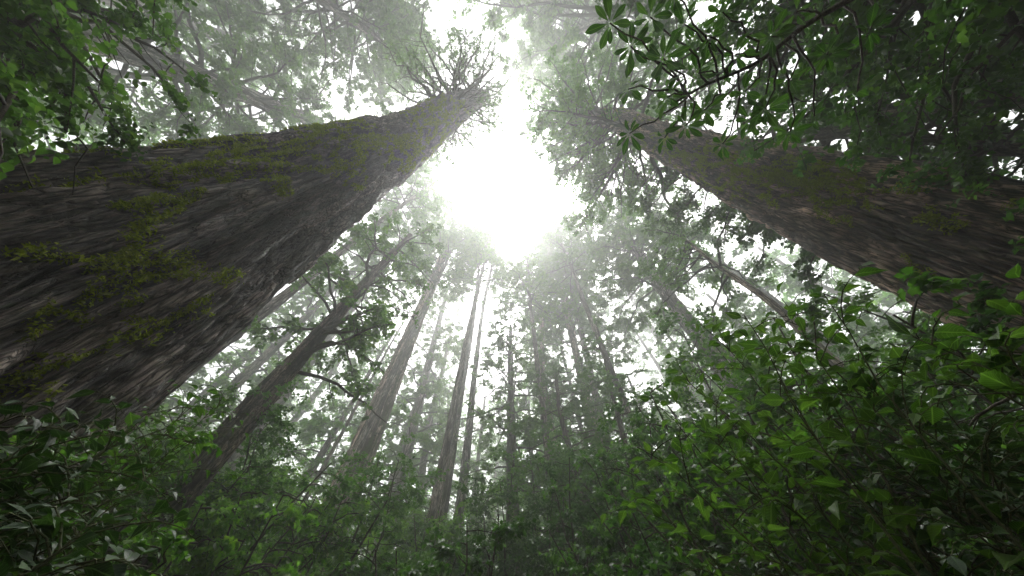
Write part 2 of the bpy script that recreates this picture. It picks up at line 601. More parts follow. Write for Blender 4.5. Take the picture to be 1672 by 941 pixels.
# ------------------------------------------------------------------ crowns
def bough(tub, tw, p0, d, L, r, rise=.15, droop=.35, sec=.55, seclen=.38, tl=.4, ts=.28, bare=.2, wob=.07, sides=5, split=.9, leafy=True):
    """One limb with side branches; collects twig start/end pairs in tw."""
    n = 7
    t = np.linspace(0, 1, n)
    d = unit(np.asarray(d, float))
    pts = p0 + d * L * t[:, None]
    pts[:, 2] += L * (rise * t - droop * t ** 2)
    wv = np.cumsum(rng.normal(0, wob * L / n ** .5, (n, 3)), 0)
    wv -= wv[0]
    pts += wv
    tub.add(pts, r * (1 - .85 * t) + .004, sides)
    ns = max(1, int(L * (1 - bare) / sec))
    tt = np.sort(rng.uniform(bare, 1.0, ns))
    for k, u in enumerate(tt):
        q = np.array([np.interp(u, t, pts[:, c]) for c in range(3)])
        tang = unit(pts[min(n - 1, int(u * (n - 1)) + 1)] - pts[int(u * (n - 1) - .001)])
        side = unit(np.cross(tang, [0, 0, 1.])) * (1 if k % 2 else -1)
        dd = unit(tang * .7 + side * split + rng.normal(0, .22, 3))
        l2 = L * seclen * (1 - .55 * u) * rng.uniform(.6, 1.3)
        m = 4
        v = np.linspace(0, 1, m)
        p2 = q + dd * l2 * v[:, None]
        p2[:, 2] -= l2 * .22 * v ** 2
        p2[1:] += np.cumsum(rng.normal(0, .06 * l2, (m - 1, 3)), 0)
        tub.add(p2, r * .32 * (1 - .8 * v) * (1 - .5 * u) + .003, 4)
        if leafy:
            nt_ = max(3, int(l2 / ts * DEN))
            uu = rng.uniform(.12, 1, nt_)
            a = np.stack([np.interp(uu, v, p2[:, c]) for c in range(3)], 1)
            tw.append(np.hstack([a, unit(dd * .7 + rng.normal(0, .6, (nt_, 3)) * [1, 1, .55] + [0, 0, -.12]) * tl * rng.uniform(.5, 1.2, (nt_, 1))]))
    if leafy:
        nt_ = max(4, int(L * .5 / ts * DEN))
        uu = rng.uniform(.6, 1, nt_)
        a = np.stack([np.interp(uu, t, pts[:, c]) for c in range(3)], 1)
        tw.append(np.hstack([a, unit(d * .8 + rng.normal(0, .6, (nt_, 3)) * [1, 1, .6] + [0, 0, -.1]) * tl * rng.uniform(.5, 1.2, (nt_, 1))]))
    return pts


def leaf_part(name, tw, base, mat, parent, n, size, wid=.62, tmpl=DIAMOND, gap=True, clump=None, **kw):
    T = np.concatenate(tw) if isinstance(tw, list) else tw
    if gap:
        T = T[gapkeep(T[:, :3] + base)]
    if clump:                                   # uneven: whole sprays missing here and there
        g = noise(T[:, :3] / clump[0], 77)
        T = T[g > clump[1]]
    V, F, tint, luv = twig_leaves(T[:, :3], T[:, :3] + T[:, 3:], n, size * (1.3 if gap else 1.15), wid * 1.15, tmpl, **kw)
    at = {'tint': tint}
    if id(tmpl) in TMPL_UV:
        at['luv'] = luv
    return mesh_obj(name, V, [F], mat, parent, at, smooth=id(tmpl) in TMPL_UV)


LMUL = 1.15


def make_tree(name, label, axis, bark, leaf, nseg=48, nring=260, limbs=(), amp=.4, flute=0, fine=1., seed=1,
              n=8, size=.2, tmpl=DIAMOND, group=None, clump=(1.6, -.25), gap=True, rel=None, cat='tree', wid=.62, jit=.55, strip=(.11, 1.8, .1)):
    """limbs: dicts(z0,z1,n,L0,L1,r, + bough options, az=(centre,spread))"""
    kf = getattr(axis, 'k', 1.0)
    size = size * kf
    axis = np.asarray(axis, float)
    base = axis[0, :3].copy()
    base[2] = 0
    root = thing(name, base, label, cat, group)
    ob, V, A = trunk('trunk', axis, base, M[bark], root, nseg, nring, amp, flute, seed, rel, fine, strip)
    f = axis_fn(A)
    tub, tw = Tubes(), []
    near = math.hypot(base[0], base[1]) < 12.5      # near trees: every limb a part of its own
    lm = M['twig'] if bark in ('bark_mossy', 'bark_dark') else M['bark_far']
    for g in limbs:
        g = dict(g)
        z0, z1, k = g.pop('z0') * kf, g.pop('z1') * kf, g.pop('n')
        for q in ('tl', 'ts', 'sec'):
            g[q] = g.get(q, dict(tl=.4, ts=.28, sec=.55)[q]) * kf
        L0, L1, r0 = g.pop('L0') * LMUL * kf, g.pop('L1') * LMUL * kf, g.pop('r') * kf
        k = int(k * 1.35)
        az = g.pop('az', None)
        up = g.pop('up', 0)
        ph = rng.uniform(0, 360)
        for i in range(k):
            u = (i + rng.uniform(.1, .9)) / k
            a = (ph + i * 137.5 + rng.uniform(-25, 25)) if az is None else rng.normal(az[0], az[1])
            p = f(z0 + u * (z1 - z0))
            d = np.array([math.sin(rad(a)), math.cos(rad(a)), up + rng.normal(0, .08)])
            L = (L0 + u * (L1 - L0)) * rng.uniform(.7, 1.25)
            q = p[:3] + unit(d) * L * np.array([[.45], [.75], [1.]])
            qx, qy = (np.nan_to_num(v, nan=-1e4) for v in project(q))
            qd = np.linalg.norm((q - CAM)[:, :2], axis=1)
            if any((inside(qx, qy, po) & (qd < Dm)).any() for po, Dm, _s in CLEAR[:2]) or np.linalg.norm(q - CAM, axis=1).min() < 4.5:
                continue                        # no limb across the faces of the giants
            p0 = p[:3] - base + d * [1, 1, 0] * p[3] * .7
            if near:
                tub = Tubes()
            bough(tub, tw, p0, d, L, min(r0 * L / max(L0, L1), p[3] * .7), **g)
            if near:
                tub.build('branch', lm, root)
    if not near:
        tub.build('branches', lm, root)
    if tw:
        leaf_part('crown', tw, base, M[leaf], root, n, size, wid, tmpl, gap=gap, clump=clump, jit=jit)
    return root, V, A, base


def vert(az, D, top, r0, r1, lean=(0, 0), flare=1.25, wob=.12, n=6):
    p = []
    for i in range(n):
        u = i / (n - 1)
        q = pol(az, D, 0)
        z = -.3 + u * (top + 1.4)
        w = 0 if i == 0 else wob
        p.append((q[0] + lean[0] * u + rng.normal(0, w), q[1] + lean[1] * u + rng.normal(0, w), z, r0 + (r1 - r0) * u))
    b = p[0]
    p[0] = (b[0], b[1], b[2], b[3] * flare)
    return p


def row(p, r):
    return (p[0], p[1], p[2], r)


def rel3(w):                                     # world row from a world point
    return w


def moss_strands(V, nz, nseg, seeds, parent, per, length, tuft, seed=0, along=.9, dens=34):
    """Moss clinging to the relief: strands wander over the bark, each a row of small tufts."""
    pos, dr, nr, sz = [], [], [], []
    nzz, ns, _ = V.shape
    for (z0, z1, th, dth, cnt) in seeds:
        for _ in range(cnt // 6):
            z = rng.uniform(z0, z1)
            t = rng.normal(th, dth)
            L = length * rng.uniform(.3, 1.4)
            m = int(L * dens)
            i0 = np.searchsorted(V[:, 0, 2], z)
            if i0 >= nzz - 3:
                continue
            dirz = rng.choice([-1, 1])
            zz = z + dirz * np.linspace(0, L, m) * along
            R = np.linalg.norm(V[i0, 0, :2] - V[i0, ns // 2, :2]) / 2
            kb = 13
            path = t + np.cumsum(rng.normal(0, .03, m)) / R + np.linspace(0, rng.normal(0, .45), m) * L / R
            tt = np.concatenate([path + rng.normal(0, .028) / R + np.cumsum(rng.normal(0, .008, m)) / R for _b in range(kb)])
            zz = np.tile(zz, kb) + rng.normal(0, .03, m * kb)
            m = m * kb
            ii = np.clip(np.searchsorted(V[:, 0, 2], zz), 1, nzz - 2)
            jj = (np.round((tt % (2 * np.pi)) / (2 * np.pi) * ns).astype(int)) % ns
            p = V[ii, jj]
            cx = V[ii].mean(1)
            nn = unit((p - cx) * [1, 1, 0])
            pos.append(p + nn * .01 + rng.normal(0, .012, (m, 3)))
            dr.append(np.stack([rng.normal(0, .6, m), rng.normal(0, .6, m), rng.normal(-.5, .5, m)], 1) + nn * .5)
            nr.append(nn + rng.normal(0, .5, (m, 3)))
            sz.append(tuft * rng.uniform(.5, 1.6, m))
    pos, dr, nr, sz = map(np.concatenate, (pos, dr, nr, sz))
    Vv, F, k, luv = leaves(pos, dr, nr, sz, np.full(len(pos), .42), DIAMOND)
    return mesh_obj('moss', Vv, [F], M['moss'], parent, {'tint': np.repeat(np.clip(rng.normal(.5, .25, len(pos)), 0, 1), k)})

# ================================================================== the two giants
def wrow(az, D, h, r):
    p = pol(az, D, h)
    return (p[0], p[1], p[2], r)


def prow(px, py, h, r):
    p = at_h(px, py, h)
    return (p[0], p[1], p[2], r)


# left giant: flared foot, leaning in, a bare spiky head
ax = [wrow(-71.5, 8, -1.5, 2.75), wrow(-71.5, 8, 1.2, 2.3), wrow(-71.5, 8, 4.5, 2.12), wrow(-73.2, 7.5, 8.2, 1.8),
      wrow(-76, 6.6, 11.4, 1.58), wrow(-83, 5.6, 18.2, 1.3), prow(728, 186, 25, 1.2), prow(768, 165, 30, .9), prow(795, 154, 34, .35)]
b = np.array(ax[0][:3]); b[2] = 0
giant_a = thing('giant_redwood', b, 'colossal dark furrowed redwood on the left, moss streaked, its head bare and spiky', 'tree')
tr, V, A = trunk('trunk', ax, b, M['bark_dark'], giant_a, 720, 1350, 1.0, .6, 3, rel=1.45, strip=(.26, 3.2, .13))
moss_strands(V, 0, 720, [(3.0, 6.0, -.55, .45, 60), (6, 10, -.75, .35, 66), (9, 15, -.6, .35, 115), (14, 20, -.7, .5, 230), (19, 26, -.7, .6, 260), (9, 13, -1.3, .2, 120)],
             giant_a, 0, 1.7, .06)
f = axis_fn(A)
tw = []
for i in range(96):
    u = (i + .5) / 96
    z = 25.5 + 8 * u ** 1.3
    p = f(z)
    a = i * 137.5 + rng.uniform(-20, 20)
    up = .15 + .5 * u
    d = np.array([math.sin(rad(a)), math.cos(rad(a)), up])
    if 120 < a % 360 < 330:
        L = rng.uniform(3.0, 7.6)
    else:
        L = rng.uniform(1.8, 3.6)
    tb = Tubes()
    bough(tb, tw, p[:3] - b + d * [1, 1, 0] * p[3] * .75, d, L, .075 * rng.uniform(.5, 1.4) * (L / 4) ** .5, rise=.3, droop=.0, sec=.42, seclen=.34,
          tl=.4, ts=.34, bare=.12, wob=.12, sides=6)
    tb.build('branch', M['twig'], giant_a)
leaf_part('crown', tw, b, M['leaf_canopy'], giant_a, 6, .13, clump=(1.1, 0), gap=False)

# right giant
ax = [wrow(76, 11, -1.5, 1.95), wrow(76, 11, 1, 1.62), wrow(76, 11, 4, 1.5), wrow(77, 10.9, 8, 1.47), wrow(79.5, 10.5, 14, 1.32),
      wrow(84.2, 9.8, 21, 1.0), wrow(90, 9.3, 27, .92), wrow(94, 9.0, 32, .8), wrow(98, 8.6, 40, .55), wrow(99, 8.6, 47, .15)]
b = np.array(ax[0][:3]); b[2] = 0
giant_b = thing('giant_redwood', b, 'huge red brown redwood on the right, its shaggy bark mossy along the upper side', 'tree')
tr, V, A = trunk('trunk', ax, b, M['bark_red'], giant_b, 640, 1200, .9, .25, 21, rel=1.25, strip=(.19, 2.3, .12))
moss_strands(V, 0, 560, [(7, 14, -2.55, .3, 200), (11, 18, -2.75, .3, 220), (14, 20, 2.9, .4, 120), (17, 22, -2.6, .4, 100), (24, 34, -2.4, .9, 160)], giant_b, 0, 1.2, .06)
f = axis_fn(A)
tw = []
for i in range(60):
    u = (i + .5) / 60
    p = f(25.5 + 20 * u)
    a = i * 137.5 + rng.uniform(-25, 25)
    if i % 3 == 0:
        a = rng.uniform(-110, 50)
    d = np.array([math.sin(rad(a)), math.cos(rad(a)), .12])
    L = (8.2 - 3.4 * u) * rng.uniform(.7, 1.2)
    tb = Tubes()
    bough(tb, tw, p[:3] - b + d * [1, 1, 0] * p[3] * .7, d, L, .13 * (L / 6), rise=.15, droop=.35, sec=.45, seclen=.4, tl=.55, ts=.2, bare=.08)
    tb.build('branch', M['twig'], giant_b)
leaf_part('crown', tw, b, M['leaf_bright'], giant_b, 8, .2, clump=(1.4, -.12))

# ================================================================== named trees
class Axis(list):
    k = 1.0


KF = 1.6                                      # the misty trees stand this much deeper in the wood


def twopt(a, D, bpx, ztop, r0, r1, bend=.12, flare=1.3):
    """Trunk seen through photo points a (ground distance D) and bpx, as upright as that allows."""
    kf = KF if D >= 23 else 1.72
    D, ztop, r0, r1, bend = D * kf, ztop * kf, r0 * kf, r1 * kf, bend * kf
    da = ray(*a)
    hor = math.hypot(da[0], da[1])
    Aw = CAM + da * (D / hor)
    db = ray(*bpx)
    k = (db[:2] @ (Aw[:2] - CAM[:2])) / (db[:2] @ db[:2])
    Bw = CAM + db * k
    v = (Bw - Aw) / (Bw[2] - Aw[2])
    out = Axis()
    out.k = kf
    n = 6
    for i in range(n):
        z = -.3 + (ztop + .3) * i / (n - 1)
        p = Aw + v * (z - Aw[2])
        w = 0 if i in (0, n - 1) else bend
        out.append((p[0] + rng.normal(0, w), p[1] + rng.normal(0, w), z, (r0 + (r1 - r0) * i / (n - 1)) * (flare if i == 0 else 1)))
    return out


LB = dict(rise=.15, droop=.4, sec=.5, tl=.45, ts=.22)
make_tree('leaning_tree', 'slim dark trunk slanting up from the lower left corner into leafy boughs', twopt((350, 740), 8, (575, 490), 17.5, .33, .13, .05),
          'bark_mossy', 'leaf_canopy', 96, 620, [dict(z0=8, z1=17, n=22, L0=2.4, L1=1.8, r=.06, az=None, bare=.1, sec=.35, tl=.4, ts=.14, seclen=.45),
                                                 dict(z0=6.5, z1=9, n=6, L0=2.2, L1=2, r=.05, az=(80, 70), sec=.4, tl=.3, ts=.2)], .35, seed=31, n=8, size=.13, tmpl=OVATE, clump=(.7, -.2))
make_tree('fluted_tree', 'pale straight fluted trunk left of centre, mossy down one side', twopt((528, 880), 16, (711, 450), 45, .68, .36, .06),
          'bark_pale', 'leaf_bright', 120, 760, [dict(z0=28, z1=45, n=36, L0=3.6, L1=3., r=.07, up=.6, tl=.6, ts=.2, sec=.5), dict(z0=7, z1=14, n=6, L0=1.2, L1=1, r=.03, az=(60, 80), tl=.3)], .45, .2, strip=(.17, 7., .22), fine=.5, seed=41, n=7, size=.2, clump=(1.2, -.05))
make_tree('slender_tree', 'darker left hand trunk of the close pair in the middle, with short dead side twigs', twopt((733, 790), 18, (779, 460), 46, .29, .12, .1),
          'bark_far', 'leaf_canopy', 56, 420, [dict(z0=20, z1=36, n=22, L0=1.3, L1=1.6, r=.03, leafy=False, sec=.35, up=.5, wob=.2), dict(z0=33, z1=46, n=26, L0=3, L1=2.4, r=.05, tl=.5, ts=.2, up=.4)], .22, seed=51, n=8, size=.2)
make_tree('slender_tree', 'paler right hand trunk of the close pair in the middle, bending slightly right', twopt((752, 790), 18.3, (801, 440), 52, .3, .12, .14),
          'bark_grey', 'leaf_canopy', 56, 420, [dict(z0=36, z1=52, n=26, L0=3, L1=2.6, r=.05, tl=.5, ts=.2, up=.4)], .22, seed=61, n=8, size=.2)
make_tree('misty_tree', 'weathered grey trunk standing between the pale fluted trunk and the close pair', twopt((642, 818), 24, (708, 562), 40, .52, .3, .15),
          'bark_grey', 'leaf_canopy', 48, 300, [dict(z0=11, z1=25, n=26, L0=3.2, L1=3.6, r=.07, **LB), dict(z0=25, z1=40, n=20, L0=4, L1=2.5, r=.08, **LB)], .3, seed=71, n=8, size=.22)
make_tree('misty_tree', 'thin grey trunk just left of the close pair, leafy from halfway up', twopt((688, 777), 29, (712, 660), 38, .42, .25, .15),
          'bark_grey', 'leaf_canopy', 40, 260, [dict(z0=14, z1=38, n=34, L0=4, L1=2.5, r=.07, **LB)], .3, seed=72, n=8, size=.24)
make_tree('tiered_tree', 'dark upright trunk dead centre under flat fan shaped tiers of leaves', twopt((838, 900), 17, (835, 650), 25, .44, .14, .05),
          'bark_mossy', 'leaf_canopy', 56, 380, [dict(z0=10, z1=17, n=18, L0=3.0, L1=4.0, r=.07, **LB), dict(z0=17, z1=25, n=24, L0=4.6, L1=1.6, r=.08, rise=.35, droop=.4, sec=.45, tl=.45, ts=.2)], .3, seed=81, n=8, size=.18, clump=(1.1, -.1))
make_tree('leafy_tree', 'pale bent trunk right of the centre line emerging from green leaves', twopt((918, 860), 21, (890, 605), 38, .42, .22, .3),
          'bark_pale', 'leaf_bright', 48, 300, [dict(z0=8, z1=16, n=20, L0=3.0, L1=3.0, r=.07, **LB), dict(z0=19, z1=38, n=26, L0=3.4, L1=2, r=.08, **LB)], .3, seed=91, n=8, size=.2)
make_tree('leafy_tree', 'dark thin trunk low in the middle right with a bushy rounded top', twopt((960, 860), 15, (918, 664), 16, .25, .1, .12),
          'bark_mossy', 'leaf_shrub', 48, 260, [dict(z0=7, z1=16, n=30, L0=2.6, L1=1.6, r=.05, **LB)], .25, seed=95, n=9, size=.16)
make_tree('tall_tree', 'tall straight tree right of centre, dark below and fading to white at the top', twopt((974, 715), 22, (930, 535), 52, .5, .3, .2),
          'bark_pale', 'leaf_canopy', 56, 420, [dict(z0=9, z1=22, n=30, L0=2.6, L1=2.6, r=.06, **LB), dict(z0=25, z1=54, n=50, L0=4.6, L1=3, r=.08, **LB)], .3, seed=101, n=8, size=.22)
make_tree('leafy_tree', 'cone topped leafy tree right of centre, its trunk wrapped in leaves', twopt((1035, 767), 14, (992, 600), 18.5, .24, .06, .1),
          'bark_mossy', 'leaf_shrub', 48, 260, [dict(z0=6, z1=18.5, n=46, L0=2.6, L1=.7, r=.05, rise=.2, droop=.45, sec=.4, tl=.4, ts=.17)], .25, seed=105, n=9, size=.15)
make_tree('striped_tree', 'thick grey trunk with striped bark rising from the green shrubs beside the right giant', twopt((1145, 555), 16, (1076, 460), 35, .58, .4, .05),
          'bark_grey', 'leaf_canopy', 130, 700, [dict(z0=21, z1=35, n=40, L0=5, L1=3.4, r=.09, rise=.2, droop=.4, sec=.42, tl=.5, ts=.16), dict(z0=13, z1=20, n=9, L0=2.2, L1=2.2, r=.05, az=(20, 60), tl=.4, ts=.2)], .5, .2, strip=(.13, 3.5, .2), fine=.6, seed=111, n=8, size=.2, clump=(1.3, -.15))
make_tree('slim_tree', 'thin smooth pale stem slanting behind the bright right hand shrub', twopt((1402, 618), 9.5, (1190, 448), 15, .17, .07, .05),
          'bark_pale', 'leaf_canopy', 40, 300, [dict(z0=11, z1=15, n=14, L0=2.4, L1=2, r=.05, az=(-40, 70), sec=.4, tl=.4, ts=.17)], .12, seed=121, n=8, size=.15, clump=(.9, -.2))
make_tree('hazy_tree', 'nearly white trunk fading in the mist left of the striped grey trunk', twopt((1030, 485), 36, (985, 415), 56, .55, .35, .1),
          'bark_far', 'leaf_canopy', 40, 240, [dict(z0=20, z1=34, n=14, L0=3, L1=3, r=.08, **LB), dict(z0=40, z1=56, n=22, L0=5, L1=2, r=.1, **LB)], .3, seed=131, n=8, size=.28)
make_tree('weathered_tree', 'large grey bare trunk at the upper left behind drooping leaves', twopt((150, 62), 15, (292, 115), 28, .58, .4, .03),
          'bark_grey', 'leaf_canopy', 110, 620, [dict(z0=15, z1=20, n=22, L0=3.6, L1=3.4, r=.1, rise=.1, droop=.45, sec=.42, tl=.4, ts=.16), dict(z0=20, z1=28, n=30, L0=4.4, L1=2.4, r=.08, **LB)], .5, strip=(.14, 4., .16), fine=.6, seed=141, n=8, size=.17)
make_tree('slim_tree', 'thin dark pole of a trunk just below the large grey trunk at the upper left', twopt((125, 110), 23, (265, 130), 24, .3, .2, .1),
          'bark_grey', 'leaf_bright', 40, 240, [dict(z0=14, z1=24, n=34, L0=4.0, L1=3.4, r=.08, az=(-10, 80), rise=.05, droop=.5, sec=.5, tl=.5, ts=.22)], .2, seed=145, n=8, size=.22)
make_tree('hazy_tree', 'mist paled straight trunk crossing the top left above the large grey one', twopt((200, 2), 27, (385, 66), 50, .6, .4, .05),
          'bark_far', 'leaf_canopy', 48, 260, [dict(z0=22, z1=34, n=12, L0=4, L1=4, r=.09, **LB), dict(z0=34, z1=50, n=26, L0=5, L1=2.5, r=.1, **LB)], .3, seed=151, n=8, size=.26)
make_tree('hazy_tree', 'faint trunk at the top edge left of the giant with the bare head', twopt((405, 4), 31, (530, 60), 54, .55, .35, .08),
          'bark_far', 'leaf_canopy', 40, 240, [dict(z0=27, z1=54, n=34, L0=5, L1=2.5, r=.1, **LB)], .3, seed=155, n=8, size=.28)
make_tree('canopy_tree', 'tall tree whose misty crown hangs over the top edge above the bare headed giant', vert(-120, 20, 66, .7, .2),
          'bark_far', 'leaf_canopy', 40, 240, [dict(z0=37, z1=66, n=60, L0=8, L1=4, r=.12, **LB)], .3, seed=158, n=8, size=.28, clump=(2., -.2))
make_tree('canopy_tree', 'pale boughed tree at the top edge right of centre, green crown above the gap', twopt((1050, 2), 10.5, (940, 52), 54, .55, .25, .1),
          'bark_far', 'leaf_canopy', 48, 260, [dict(z0=28, z1=54, n=56, L0=7.5, L1=4, r=.12, **LB)], .3, seed=161, n=8, size=.26, clump=(1.8, -.15))
make_tree('mossy_tree', 'dark moss bearded trunk leaning in from the right edge above the right giant', twopt((1640, 155), 9, (1290, 228), 15.5, .42, .16, .05),
          'bark_mossy', 'leaf_dark', 80, 420, [dict(z0=6, z1=16, n=48, L0=3.2, L1=2.6, r=.07, sec=.38, tl=.36, ts=.12, rise=.1, droop=.3)], .3, seed=171, n=8, size=.115, tmpl=OVATE, clump=(.9, -.25), wid=.7)
make_tree('dense_tree', 'dark broad crowned tree filling the upper right corner', vert(108, 9, 13.5, .32, .1),
          'bark_mossy', 'leaf_shrub', 60, 260, [dict(z0=5, z1=13.5, n=66, L0=4.4, L1=3, r=.08, sec=.45, tl=.45, ts=.15, rise=.1, droop=.25)], .3, seed=175, n=8, size=.12, tmpl=OVATE, clump=(1., -.25), wid=.7)
make_tree('dense_tree', 'leafy tree behind the right giant filling the right edge with green', vert(88, 15, 17, .36, .1),
          'bark_mossy', 'leaf_shrub', 60, 260, [dict(z0=4, z1=17, n=50, L0=4.2, L1=2.2, r=.08, sec=.5, tl=.45, ts=.2, rise=.1, droop=.35)], .3, seed=176, n=8, size=.18, clump=(1.2, -.2), wid=.7)
make_tree('drooping_tree', 'small near tree hanging dark leaves over the upper left corner', vert(-104, 8.5, 8.6, .16, .05, wob=.04),
          'bark_mossy', 'leaf_canopy', 40, 160, [dict(z0=4.5, z1=8.6, n=36, L0=2.8, L1=2.4, r=.05, az=(25, 55), sec=.35, tl=.36, ts=.12, rise=.15, droop=.55)], .2, seed=177, n=8, size=.1, tmpl=OVATE, clump=(.8, -.2))
make_tree('hazy_tree', 'grey misty trunk glimpsed between the left giant and the slanting dark trunk', twopt((392, 622), 24, (500, 516), 34, .4, .25, .1),
          'bark_far', 'leaf_bright', 40, 240, [dict(z0=9, z1=34, n=40, L0=3.4, L1=3, r=.08, **LB)], .3, seed=181, n=8, size=.22)
make_tree('dead_snag', 'thin bare snag with stub twigs standing just left of the pale fluted trunk', twopt((611, 613), 20, (668, 511), 29, .17, .05, .12),
          'bark_far', 'leaf_canopy', 36, 260, [dict(z0=14, z1=28, n=24, L0=1.1, L1=.9, r=.03, leafy=False, up=.3, wob=.2, sec=.3)], .2, seed=185, n=6, size=.2)
make_tree('hazy_tree', 'pale misty trunk above the slanting dark trunk, below the left giant', twopt((627, 433), 22, (662, 388), 70, .5, .3, .1),
          'bark_far', 'leaf_canopy', 48, 320, [dict(z0=27, z1=70, n=64, L0=5, L1=4.5, r=.1, **LB)], .3, seed=187, n=8, size=.26)
make_tree('hazy_tree', 'ghostly white trunk high in the mist at the centre, right of the bright gap', twopt((940, 490), 22.9, (915, 385), 66, .42, .2, .15),
          'bark_far', 'leaf_canopy', 40, 240, [dict(z0=34, z1=66, n=60, L0=6, L1=4, r=.1, **LB)], .3, seed=191, n=8, size=.32, gap=True)
make_tree('hazy_tree', 'ghostly slim trunk in the mist directly above the fan tiered centre tree', twopt((880, 560), 44, (868, 470), 60, .5, .25, .2),
          'bark_far', 'leaf_canopy', 40, 240, [dict(z0=22, z1=60, n=50, L0=5, L1=3, r=.1, **LB)], .3, seed=195, n=8, size=.32)

# ghosts in the bright middle, so deep in the fog that only their shapes show
for az, D, top, z0, lab in ((7, 27, 76, 44, 'tall ghostly crown dissolving in the white gap straight above the centre'),
                            (-13, 24, 80, 46, 'tall ghostly crown in the fog just above the close pair of trunks'),
                            (25, 25, 100, 48, 'tall ghostly crown at the right side of the white gap'),
                            (-28.5, 26, 82, 44, 'tall ghostly crown in the fog above the pale fluted trunk'),
                            (47, 25, 74, 40, 'tall ghostly crown in the fog above the thick striped grey trunk'),
                            (-57, 19, 80, 44, 'tall ghostly crown in the fog filling the corner under the tip of the left giant')):
    make_tree('hazy_tree', lab, vert(az, D, top, .42, .15), 'bark_far', 'leaf_bright', 40, 240,
              [dict(z0=z0, z1=top, n=56, L0=5.5, L1=3, r=.09, sec=.6, tl=.6, ts=.26, rise=.15, droop=.4)], .25, seed=400 + int(az), n=8, size=.28, clump=(1.8, -.15))

# tree added behind the camera, its crown there to shade near plants and fog
for az, D, top, z0, lab in ((140, 10, 24, 8, 'shade tree added behind the viewpoint, its leaves hanging over the top edge on the right'),):
    make_tree('canopy_tree', lab, vert(az, D, top, .35, .12), 'bark_mossy', 'leaf_dark', 40, 160,
              [dict(z0=z0, z1=top, n=40, L0=4.6, L1=2.4, r=.08, sec=.55, tl=.5, ts=.24, rise=.1, droop=.3)], .25, seed=300 + int(D), n=8, size=.22, clump=(1.2, -.2))

# far trees: three kinds, copied
def far_proto(label, top, r, z0, L0, seed, leaf='leaf_canopy', size=.4):
    return make_tree('far_tree', label, vert(0, 60, top, r, r * .4, wob=.3), 'bark_far', leaf, 24, 90,
                     [dict(z0=z0, z1=top, n=62, L0=L0 * 1.1, L1=1.8, r=.1, rise=.12, droop=.4, sec=.7, tl=.8, ts=.36, seclen=.42)], .2, seed=seed, n=8, size=size,
                     gap=False, group='fog dimmed trees in the background', clump=(2.2, -.2))[0]


FAR = [  # az, D, kind, scale, label
    (-52, 30, 0, .8, 'fog dimmed tree in the gap under the left giant, left of the slanting dark trunk'),
    (-40, 34, 1, .9, 'fog dimmed tree right behind the slanting dark trunk'),
    (-33, 26, 2, .75, 'fog dimmed shorter tree just left of the pale fluted trunk'),
    (-29, 42, 0, 1., 'fog dimmed tall tree hidden mostly behind the pale fluted trunk'),
    (-21, 36, 1, .9, 'fog dimmed tree between the pale fluted trunk and the weathered grey one'),
    (-15, 42, 2, 1., 'fog dimmed tree showing left of the close pair of trunks'),
    (-7, 34, 0, .8, 'fog dimmed tree showing just right of the close pair of trunks'),
    (-3, 46, 1, 1., 'fog dimmed tree between the close pair and the tiered centre tree'),
    (4, 32, 2, .8, 'fog dimmed tree just right of the tiered centre tree'),
    (9, 38, 0, .85, 'fog dimmed tree behind the pale bent trunk'),
    (14, 30, 1, .75, 'fog dimmed tree left of the tall straight tree'),
    (22, 36, 2, .9, 'fog dimmed tree right of the tall straight tree'),
    (27, 30, 0, .7, 'fog dimmed tree behind the cone topped leafy tree'),
    (34, 40, 1, 1., 'fog dimmed tree left of the thick striped grey trunk'),
    (40, 28, 2, .75, 'fog dimmed tree close by the thick striped grey trunk on its left'),
    (52, 30, 0, .85, 'fog dimmed tree right of the thick striped grey trunk'),
    (59, 25, 1, .8, 'fog dimmed tree under the right giant behind the thin pale stem'),
    (66, 33, 2, .9, 'fog dimmed tree showing beneath the edge of the right giant'),
]
protos = [far_proto('', 42, .5, 4, 5.2, 201), far_proto('', 46, .55, 5, 4.4, 202, 'leaf_shrub'), far_proto('', 40, .45, 3, 5.8, 203, 'leaf_bright')]
used = set()
for az, D, k, s, lab in FAR:
    D, s = D * 1.5, s * 1.5
    loc = pol(az, D)
    loc[2] = 0
    rz = rng.uniform(0, 6.28)
    if k not in used:
        o = protos[k]
        o.location, o.rotation_euler, o.scale = loc, (0, 0, rz), (s, s, s)
        o['label'] = lab
        used.add(k)
    else:
        dup(protos[k], loc, rz, (s, s, s * rng.uniform(.92, 1.08)), lab)

